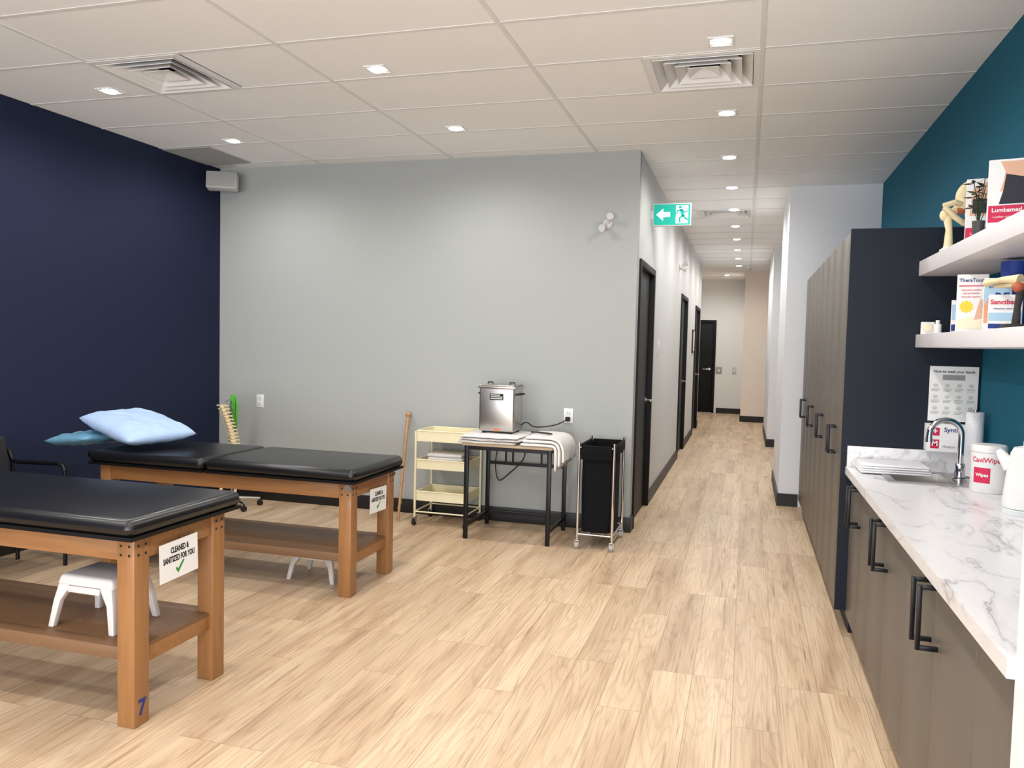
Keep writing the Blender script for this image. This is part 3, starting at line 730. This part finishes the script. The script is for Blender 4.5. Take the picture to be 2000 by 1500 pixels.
# hamper
gx0, gx1, gy0, gy1 = -1.14, -.885, 5.67, 6.14
t = thing('laundry_hamper', 'black cloth laundry hamper on a chrome wheeled frame beside the corridor corner', 'laundry hamper', ((gx0+gx1)/2, (gy0+gy1)/2, 0))
for x in (gx0, gx1):
    for y in (gy0, gy1):
        MB().cyl((x, y, .06), (x, y, .785), .0105, seg=12).build('post', M_chrome, t)
        MB().cyl((x-.011, y, .026), (x+.011, y, .026), .026).build('caster_wheel', M_grille, t)
        MB().box(x-.016, x-.012, y-.014, y+.014, .02, .065).box(x+.012, x+.016, y-.014, y+.014, .02, .065).box(x-.016, x+.016, y-.014, y+.014, .06, .068).build('caster_fork', M_chrome, t)
for z in (.11, .75):
    q = [(gx0, gy0, z), (gx1, gy0, z), (gx1, gy1, z), (gx0, gy1, z)]
    for i in range(4): MB().cyl(q[i], q[(i+1) % 4], .008, seg=10).build('rail', M_chrome, t)
m = MB(); rings = []; NB = 60
for iz in range(17):
    z = .745-.62*iz/16; ring = []; f = iz/16
    for k in range(NB):
        a = 2*PI*k/NB; c, s = math.cos(a), math.sin(a); e = 7
        rx = abs(c)**(2/e)*(1 if c > 0 else -1); ry = abs(s)**(2/e)*(1 if s > 0 else -1)
        wv = .006*math.sin(7*a+3*f)*math.sin(PI*f)-.002
        sw = 1-.02*f
        ring.append(m.bm.verts.new(((gx0+gx1)/2+rx*((gx1-gx0)/2-.012+wv)*sw, (gy0+gy1)/2+ry*((gy1-gy0)/2-.012+wv)*sw, z)))
    rings.append(ring)
for A, B in zip(rings, rings[1:]):
    for k in range(NB): m.bm.faces.new((A[k], A[(k+1) % NB], B[(k+1) % NB], B[k]))
m.bm.faces.new(rings[-1])
m.build('bag', M_bag, t)
for y0_, y1_ in ((gy0-.013, gy0+.013), (gy1-.013, gy1+.013)):
    MB().box(gx0+.013, gx1-.013, y0_, y1_, .66, .764, .008).build('bag_hem', M_bag, t)
for x0_, x1_ in ((gx0-.013, gx0+.013), (gx1-.013, gx1+.013)):
    MB().box(x0_, x1_, gy0+.013, gy1-.013, .69, .764, .008).build('bag_hem', M_bag, t)

# ------------------------------------------------------------------ kitchen side
def handle_mb(x, y, zc, L=.17, so=.055):
    w = .0065
    return MB().box(x-so, x-so+.013, y-w, y+w, zc-L/2, zc+L/2, .0015).box(x-so+.011, x+.001, y-w, y+w, zc-L/2, zc-L/2+.013, .001).box(x-so+.011, x+.001, y-w, y+w, zc+L/2-.013, zc+L/2, .001)
tl = ['tall taupe cabinet with the dark end panel, next to the worktop', 'tall taupe cabinet, second from the worktop', 'tall taupe cabinet, third from the worktop', 'tall taupe cabinet farthest away, against the white wall']
for k in range(4):
    y0 = 4.5+.8*k; y1 = y0+.8
    if k == 0: y0b = y0+.022
    else: y0b = y0+.001
    t = thing('tall_cabinet', tl[k], 'cabinet', (.82, (y0+y1)/2, 0), 'tall cabinets')
    MB().box(.53, XR-.002, y0b, y1-.001, .117, 2.13).build('body', M_dark, t, smooth=False)
    MB().box(.575, XR-.002, y0b, y1-.001, 0, .117).build('plinth', M_dark, t, smooth=False)
    if k == 0: MB().box(.502, XR-.002, y0, y0+.021, .117, 2.135, .001).box(.575, XR-.002, y0, y0+.021, 0, .117).build('end_panel', M_dark, t, smooth=False)
    ym = (y0+y1)/2
    for a, b, hy in ((y0b+.002, ym-.002, ym-.04), (ym+.002, y1-.002, ym+.04)):
        d = MB().box(.509, .529, a, b, .119, 2.128, .0015).build('door', M_taupe, t)
        handle_mb(.509, hy, .99, .16, .045).build('handle', M_blackmetal, d)
bl = [(1.785, 2.11, 'narrow base cabinet nearest the viewer under the worktop'), (2.11, 2.95, 'taupe base cabinet under the near part of the worktop'), (2.95, 3.79, 'taupe base cabinet under the middle of the worktop'), (3.79, 4.495, 'taupe base cabinet beneath the sink, beside the dark end panel')]
for y0, y1, lb in bl:
    t = thing('base_cabinet', lb, 'cabinet', (.85, (y0+y1)/2, 0), 'base cabinets')
    MB().box(.58, XR-.002, y0+.001, y0+.019, .1, .848).box(.58, XR-.002, y1-.019, y1-.001, .1, .848).box(.58, XR-.02, y0+.019, y1-.019, .1, .118).box(XR-.02, XR-.002, y0+.019, y1-.019, .1, .848).build('body', M_dark, t, smooth=False)
    MB().box(.62, XR-.002, y0+.001, y1-.001, 0, .1).build('plinth', M_dark, t, smooth=False)
    ym = (y0+y1)/2
    ds = ((y0+.002, ym-.0015, ym-.042), (ym+.0015, y1-.002, ym+.042)) if y1-y0 > .5 else ((y0+.002, y1-.002, None),)
    for a, b, hy in ds:
        d = MB().box(.557, .578, a, b, .102, .842, .0015).build('door', M_taupe, t)
        if hy: handle_mb(.557, hy, .74, .19, .06).build('handle', M_blackmetal, d)
# worktop with sink hole
WZ = .89; sx0, sx1, sy0, sy1 = .69, .95, 4.06, 4.41
t = thing('worktop', 'long white marble-look worktop with upstand along the teal wall', 'worktop', (.83, 3.14, .85))
MB().box(.525, sx0, 1.782, 4.498, .85, WZ).box(sx1, XR-.001, 1.782, 4.498, .85, WZ).box(sx0, sx1, 1.782, sy0, .85, WZ).box(sx0, sx1, sy1, 4.498, .85, WZ).build('slab', M_marble, t, smooth=False)
MB().box(.53, XR-.001, 4.482, 4.498, WZ, 1.0, .002).box(XR-.017, XR-.001, 1.782, 4.482, WZ, 1.0, .002).build('upstand', M_marble, t)
t = thing('sink', 'small stainless steel sink set into the worktop', 'sink', (.84, 4.235, .74))
rm = MB()
for x0, x1, y0, y1 in ((.66, sx0+.006, 4.03, 4.44), (sx1-.006, 1.04, 4.03, 4.44), (sx0+.006, sx1-.006, 4.03, sy0+.006), (sx0+.006, sx1-.006, sy1-.006, 4.44)):
    rm.box(x0, x1, y0, y1, WZ+.0005, WZ+.006)
rm.build('rim', M_steel, t, smooth=False)
bw = MB(); a = [(sx0+.004, sy0+.004), (sx1-.004, sy0+.004), (sx1-.004, sy1-.004), (sx0+.004, sy1-.004)]
A = [bw.bm.verts.new((x, y, WZ+.002)) for x, y in a]; cxm, cym = (sx0+sx1)/2, (sy0+sy1)/2
B = [bw.bm.verts.new((cxm+(x-cxm)*.85, cym+(y-cym)*.88, WZ-.15)) for x, y in a]
for k in range(4): bw.bm.faces.new((A[k], A[(k+1) % 4], B[(k+1) % 4], B[k]))
bw.bm.faces.new(B)
bw.build('bowl', M_steel, t, smooth=False)
MB().lathe([(.03, 0), (.03, .004), (.02, .005)], (cxm, cym, WZ-.15)).build('drain', M_chrome, t)
fx, fy = .998, 4.215; fz = WZ+.0065
t = thing('faucet', 'chrome gooseneck faucet behind the sink', 'faucet', (fx, fy, fz))
MB().lathe([(.032, 0), (.032, .008), (.024, .014), (.023, .07), (.018, .08)], (fx, fy, fz)).build('base', M_chrome, t)
pts = [(fx, fy, fz+.07), (fx, fy, fz+.2)]+[(fx-.07+.07*math.cos(R(k)), fy-.01*k/180, fz+.215+.068*math.sin(R(k))) for k in range(0, 181, 15)]+[(fx-.141, fy-.011, fz+.19)]
MB().tube(pts, .0138, 14).cyl((fx-.141, fy-.011, fz+.195), (fx-.141, fy-.011, fz+.175), .0165).build('spout', M_chrome, t)
MB().tube([(fx, fy-.018, fz+.05), (fx, fy-.05, fz+.058), (fx-.005, fy-.085, fz+.085)], .007, 10, [.012, .008, .006]).build('lever', M_chrome, t)
for k, nm in enumerate(('bottom', 'top')):
    folded('hand_towel', nm+' white hand towel of the pair beside the sink', .565, .885-.01*k, 4.245, 4.475, WZ+.0065+k*.0225, .011, 2, M_towelb, 'towels beside the sink')
# wall notice, glove box
pz0, pz1, px0, px1 = 1.152, 1.432, .905, 1.128
t = thing('hand_washing_notice', 'laminated how to wash your hands notice on the dark end panel', 'notice', ((px0+px1)/2, 4.499, pz0))
MB().box(px0, px1, 4.4975, 4.4995, pz0, pz1).build('paper', M_paper, t, smooth=False)
text('How to wash your hands', .0185, M_ink, t, (0, -.0022, .253), F_FRONT, bold=.0003)
MB().box(px0+.06, px1-.06, 4.4968, 4.4976, pz1-.070, pz1-.043).build('timer_band', M_greyink, t, smooth=False)
for r_ in range(3):
    for c_ in range(4):
        x = px0+.03+c_*.054; z = pz1-.098-r_*.058
        i_ = MB().poly([(x+.012*math.cos(k*PI/5), 4.4976, z+.010*math.sin(k*PI/5)) for k in range(10)], (0, -.0007, 0)).build('step_icon', M_spk, t, smooth=False)
        tx = MB()
        for q in range(3): tx.box(x-.019, x+.019-.008*(q == 2), 4.4969, 4.4976, z-.018-.006*q, z-.0155-.006*q)
        tx.build('caption_lines', M_grille, i_, smooth=False)
t = thing('glove_box', 'white disposable glove box with red squares mounted under the notice', 'glove box', (1.01, 4.45, 1.0))
MB().box(.892, 1.125, 4.41, 4.4985, 1.003, 1.14, .003).build('carton', M_paper, t)
MB().box(.905, .945, 4.4088, 4.4102, 1.085, 1.125).build('red_mark', M_redink, t, smooth=False)
MB().box(.905, .945, 4.4088, 4.4102, 1.02, 1.065).build('red_mark', M_redink, t, smooth=False)
text('M', .036, M_paper, t, (.925-1.01, -.042, .044), F_FRONT, bold=.001)
text('+', .04, M_paper, t, (.925-1.01, -.042, .106), F_FRONT, bold=.001)
text('Synth', .032, M_blueink, t, (-.01, -.0415, .115), F_FRONT, bold=.0005)
text('Medium', .018, M_greyink, t, (-.02, -.0415, .03), F_FRONT)
rx_, ry_ = 1.082, 4.34
t = thing('paper_towel_roll', 'upright white paper towel roll on a stand by the teal wall', 'paper towel', (rx_, ry_, WZ))
MB().lathe([(.038, .0005), (.038, .012)], (rx_, ry_, WZ)).cyl((rx_, ry_, WZ+.01), (rx_, ry_, WZ+.335), .006).build('stand', M_steel, t)
MB().lathe([(.015, .013), (.04, .013), (.04, .325), (.015, .325)], (rx_, ry_, WZ)).build('roll', M_towelb, t)
kx, ky = 1.048, 3.95
t = thing('wipes_canister', 'white disinfectant wipes canister with a crimson label on the worktop', 'canister', (kx, ky, WZ))
MB().lathe([(.066, .0005), (.07, .006), (.07, .175), (.066, .18)], (kx, ky, WZ), 32).build('tub', M_plate, t)
MB().lathe([(.0725, .18), (.0725, .2), (.066, .21), (.03, .213)], (kx, ky, WZ), 32).build('lid', M_plate, t)
def curved(nm, a0, a1, z0, z1, r, m, cx_, cy_):
    g = MB(); n = 14
    A = [[g.bm.verts.new((cx_+r*math.cos(R(a0+(a1-a0)*i/n)), cy_+r*math.sin(R(a0+(a1-a0)*i/n)), z)) for i in range(n+1)] for z in (z0, z1)]
    for i in range(n): g.bm.faces.new((A[0][i], A[0][i+1], A[1][i+1], A[1][i]))
    return g.build(nm, m, t)
curved('label_panel', 205, 262, WZ+.045, WZ+.112, .0706, M_redink, kx, ky)
def curvetext(body, size, m, z, ang, r):
    o = text(body, size, m, t, (0, 0, 0), name='lettering', ext=0, bold=.0006)
    for v in o.data.vertices:
        x, y = v.co.x, v.co.y; a = R(ang)+x/r
        v.co = (r*math.cos(a), r*math.sin(a), z+y)
curvetext('CaviWipes', .03, M_redink, .145, 250, .0712)
curvetext('Wipes', .02, M_paper, .08, 235, .0714)
kx, ky = 1.042, 3.45
t = thing('electric_kettle', 'white electric kettle at the right end of the worktop view', 'kettle', (kx, ky, WZ))
MB().lathe([(.075, .0005), (.077, .018), (.072, .022)], (kx, ky, WZ), 28).build('power_base', M_clear, t)
MB().lathe([(.072, .024), (.074, .04), (.062, .17), (.053, .225), (.052, .235)], (kx, ky, WZ), 28).build('jug', M_plate, t)
MB().lathe([(.051, .235), (.042, .255), (.012, .262), (.012, .28), (.001, .282)], (kx, ky, WZ), 28).build('lid', M_plate, t)
MB().tube([(kx+.02, ky-.05, WZ+.23), (kx+.03, ky-.1, WZ+.225), (kx+.035, ky-.125, WZ+.18), (kx+.03, ky-.12, WZ+.1), (kx+.02, ky-.065, WZ+.07)], .011, 10).build('handle', M_plate, t)
MB().tube([(kx-.04, ky+.035, WZ+.17), (kx-.065, ky+.055, WZ+.215), (kx-.078, ky+.064, WZ+.235)], .02, 12, [.028, .02, .012]).build('spout', M_plate, t)
# ------------------------------------------------------------------ shelves
US, LS = 1.963, 1.59
for zt, th, lb in ((US, .075, 'upper white floating shelf on the teal wall'), (LS, .066, 'lower white floating shelf on the teal wall')):
    tag(MB().box(.83, XR-.001, 1.79, 4.497, zt-th, zt, .002).build('floating_shelf', M_shelf), lb, 'shelf', 'floating shelves')
def carton(nm, lb, w, d_, hh, loc, rz, m=M_paper, grp=None):
    t = thing(nm, lb, 'box', (0, 0, 0), grp)
    MB().box(-w/2, w/2, -d_/2, d_/2, 0, hh, .0015, 1).build('carton', m, t)
    t.location = (loc[0], loc[1], loc[2]+.0005); t.rotation_euler.z = R(rz)
    return t
def pr(t, nm, m, pts, d_, k=1):
    return MB().poly([(x, -d_/2-.0004*k, z) for x, z in pts], (0, -.0004, 0)).build(nm, m, t, smooth=False)
def rect(x0, x1, z0, z1): return [(x0, z0), (x1, z0), (x1, z1), (x0, z1)]
t = carton('support_box', 'large white back support box with printed torso on the upper shelf', .2, .09, .27, (.965, 3.455, US), -14)
pr(t, 'printed_torso', M_skin, [(-.06, .15), (.07, .15), (.075, .19), (.07, .215), (.085, .262), (-.062, .262), (-.045, .225), (-.05, .19)], .09)
pr(t, 'printed_belt', M_printdk, [(-.062, .103), (.092, .103), (.082, .15), (.074, .212), (.02, .20), (-.042, .215), (-.05, .15)], .09, 2)
pr(t, 'red_panel', M_redink, rect(-.095, .095, .035, .098), .09)
text('Lumbamed', .022, M_paper, t, (-.035, -.0462, .08), F_FRONT, bold=.0005); text('basic', .022, M_paper, t, (.055, -.0462, .08), F_FRONT, bold=.0003)
text('Lumbar support', .012, M_paper, t, (-.04, -.0462, .055), F_FRONT)
MB().cyl((.05, -.0458, .0185), (.05, -.0464, .0185), .011).build('seal', M_greyink, t)
t = carton('support_box', 'narrower white and crimson box behind the potted plant on upper shelf', .11, .07, .275, (.935, 3.84, US), -14)
pr(t, 'red_panel', M_redink, rect(-.052, .052, .005, .07), .07); pr(t, 'printed_torso', M_skin, [(-.04, .12), (.045, .12), (.05, .22), (.02, .26), (-.03, .23)], .07); pr(t, 'printed_belt', M_printdk, rect(-.03, .05, .13, .19), .07, 2)
text('Lumbamed', .016, M_paper, t, (0, -.0362, .045), F_FRONT)
px_, py_ = .885, 3.655
t = thing('potted_plant', 'small dark leafy plant in a grey pot on the upper shelf', 'plant', (px_, py_, US))
MB().lathe([(.018, .0005), (.024, .07), (.024, .075), (.02, .075), (.018, .065)], (px_, py_, US), 20).build('pot', M_pot, t)
st = MB(); lf = MB()
for k in range(11):
    a = k*2.4; hh = .12+.012*k; e = Vector((px_+.022*math.cos(a), py_+.03*math.sin(a), US+hh))
    st.tube([(px_, py_, US+.065), (px_+.01*math.cos(a), py_+.01*math.sin(a), US+hh*.7), e], .0018, 5)
    for s in range(3):
        q = e+Vector((.022*math.cos(a+s*1.6), .022*math.sin(a+s*1.6), .004*s)); dv = (q-e).normalized()*.02; n = Vector((-dv.y, dv.x, .004)).normalized()*.009
        lf.poly([e, e+dv+n, q+dv, e+dv-n], (0, 0, .001))
st.build('stems', M_leaf, t); lf.build('leaves', M_leaf, t, smooth=False)
# hip model
hx, hy = .875, 4.07
t = thing('hip_bone_model', 'cream hip joint and thigh bone model on a white base, upper shelf', 'anatomical model', (hx, hy, US))
MB().box(hx-.035, hx+.045, hy-.05, hy+.05, US+.0005, US+.016, .004).build('base', M_plate, t)
MB().tube([(hx-.008, hy, US+.014), (hx-.008, hy, US+.03), (hx-.008, hy, US+.10), (hx-.016, hy, US+.145), (hx-.002, hy, US+.178), (hx+.026, hy, US+.192)], .012, 14, [.022, .019, .014, .018, .019, .017]).ball((hx-.030, hy, US+.165), .02, (1, 1, 1.3)).build('femur', M_bone, t)
MB().ball((hx+.036, hy, US+.193), .026).build('joint_cartilage', M_disc, t)
pl = MB(); pl.ball((hx+.072, hy, US+.255), .072, (.8, .28, 1.0), Matrix.Rotation(R(30), 4, 'Y')).ball((hx+.045, hy, US+.21), .04, (1, .8, .9)).tube([(hx+.04, hy-.015, US+.21), (hx+.0, hy-.045, US+.215), (hx-.045, hy-.045, US+.20)], .013, 10).tube([(hx+.05, hy, US+.20), (hx+.072, hy, US+.15), (hx+.045, hy-.02, US+.125), (hx+.005, hy-.04, US+.15), (hx-.04, hy-.045, US+.195)], .013, 10)
pl.build('pelvis_half', M_bone, t)

# lower shelf
t = carton('timer', 'small white cube timer at the left end of the lower shelf', .062, .06, .062, (.872, 4.44, LS), -10, M_plate)
MB().lathe([(.022, 0), (.02, .004), (.001, .005)], (0, 0, 0), 16).build('dial', M_cream, t).matrix_local = Matrix.Translation((0, -.03, .034)) @ Matrix.Rotation(PI/2, 4, 'X')
tk = MB()
for k in range(12): tk.box(.026*math.cos(k*PI/6)-.001, .026*math.cos(k*PI/6)+.001, -.031, -.0298, .034+.026*math.sin(k*PI/6)-.001, .034+.026*math.sin(k*PI/6)+.001)
tk.build('tick_marks', M_ink, t, smooth=False)
def bottle(lb, x, y, z, r, hh, m, mc, cat='bottle'):
    t = thing('bottle', lb, cat, (x, y, z))
    MB().lathe([(r*.95, .0005), (r, .004), (r, hh*.68), (r*.5, hh*.76)], (x, y, z), 20).build('body', m, t)
    MB().lathe([(r*.55, hh*.74), (r*.55, hh*.98), (r*.4, hh)], (x, y, z), 16).build('cap', mc, t)
    return t
bottle('tiny white bottle next to the cube timer', .872, 4.22, LS, .017, .065, M_plate, M_plate)
t = carton('small_carton', 'small pale blue carton between tiny bottle and larger boxes', .045, .04, .15, (.915, 4.06, LS), -14, M_paper)
pr(t, 'blue_band', M_cyan, rect(-.02, .02, .06, .13), .04); pr(t, 'dark_band', M_blueink, rect(-.02, .02, .01, .04), .04)
t = carton('bandage_box', 'white product box with yellow starburst, left of the exercise band boxes', .115, .06, .24, (.905, 3.77, LS), -14)
pr(t, 'red_strip', M_redink, rect(-.05, .04, .190, .194), .06)
text('TheraTouch', .020, M_blueink, t, (0, -.0312, .215), F_FRONT, bold=.0004)
for k in range(3): text(['advanced comfort', 'soft and flexible', 'everyday support'][k], .010, M_redink, t, (-.005, -.0312, .175-.014*k), F_FRONT)
MB().poly([(-.02+(.028 if k % 2 else .022)*math.cos(k*PI/10), -.0305, .105+(.028 if k % 2 else .022)*math.sin(k*PI/10)) for k in range(20)], (0, -.0006, 0)).build('starburst', M_yellow, t, smooth=False)
pr(t, 'printed_bandage', M_cream, [(-.055, .012), (.05, .012), (.055, .045), (.0, .065), (-.05, .05)], .06)
pr(t, 'printed_hand', M_skin, [(.01, .05), (.055, .06), (.055, .12), (.03, .14), (.02, .1)], .06, 2)
t = carton('exercise_band_box', 'taller pale blue exercise band box standing behind the front one', .095, .05, .205, (.935, 3.53, LS), -14)
pr(t, 'blue_field', M_cyan, rect(-.046, .046, .09, .2), .05); pr(t, 'peach_figure', M_peach, [(-.044, .03), (-.015, .03), (-.01, .1), (-.03, .13), (-.044, .1)], .05, 2)
text('active', .028, M_blueink, t, (0, -.0265, .175), F_FRONT); text('RE', .045, M_blueink, t, (.015, -.0265, .13), F_FRONT, bold=.001)
t = carton('exercise_band_box', 'front white exercise band box with red lettering on the lower shelf', .105, .05, .125, (.898, 3.29, LS), -12)
pr(t, 'blue_base', M_blueink, rect(-.052, .052, .003, .02), .05); pr(t, 'pale_field', M_cyan, rect(-.052, .052, .03, .06), .05)
text('Sanctband', .0235, M_redink, t, (0, -.0265, .098), F_FRONT, bold=.0006); text('resistive exercise', .011, M_blueink, t, (0, -.0265, .075), F_FRONT)
rx_, ry_ = 1.03, 3.67
t = thing('foam_roll', 'upright blue roll standing behind the elbow model', 'roll', (rx_, ry_, LS))
MB().lathe([(.015, .0005), (.05, .0005), (.05, .285), (.015, .285)], (rx_, ry_, LS), 28).build('roll', M_blue, t)
MB().lathe([(.014, .001), (.014, .287)], (rx_, ry_, LS), 16).build('core', M_pot, t)
ex, ey_ = .868, 3.09
t = thing('elbow_bone_model', 'elbow bone model with a long pale arm bone on a dark stand, lower shelf', 'anatomical model', (ex, ey_, LS))
MB().box(ex-.03, ex+.035, ey_-.035, ey_+.035, LS+.0005, LS+.014, .003).build('base', M_ventd, t)
MB().tube([(ex+.01, ey_, LS+.012), (ex+.012, ey_, LS+.07), (ex+.02, ey_, LS+.13)], .012, 10, [.014, .01, .014]).build('upper_bone', M_ventd, t)
MB().ball((ex+.012, ey_, LS+.14), .021, (1, .9, .9)).build('joint', M_disc, t)
MB().tube([(ex+.02, ey_+.01, LS+.165), (ex-.015, ey_+.06, LS+.17), (ex-.02, ey_+.2, LS+.172), (ex-.02, ey_+.25, LS+.172)], .008, 10, [.02, .011, .010, .015]).tube([(ex+.02, ey_-.01, LS+.15), (ex-.002, ey_+.06, LS+.15), (ex-.005, ey_+.2, LS+.158)], .008, 8).build('forearm_bones', M_bone, t)
t = carton('small_carton', 'white carton at the right edge of the lower shelf', .09, .06, .13, (.915, 2.93, LS), -12)
pr(t, 'grey_band', M_greyink, rect(-.04, .04, .05, .06), .06)

# ------------------------------------------------------------------ light
a = bpy.data.lights.new('fill_light', 'AREA'); a.shape = 'RECTANGLE'; a.size = 6.2; a.size_y = 2.2; a.energy = 500; a.color = (.93, .96, 1)  # added fill lamp outside the unseen window, tilted up to brighten the ceiling
o = bpy.data.objects.new('fill_light', a); C.objects.link(o); o.location = ((wx0+wx1)/2, -3.75, 1.1); o.rotation_euler = (PI/2+R(32), 0, 0)
w = bpy.data.worlds.new('sky'); S.world = w; w.use_nodes = True
bg = w.node_tree.nodes['Background']; bg.inputs[0].default_value = (.75, .85, 1, 1); bg.inputs[1].default_value = .6
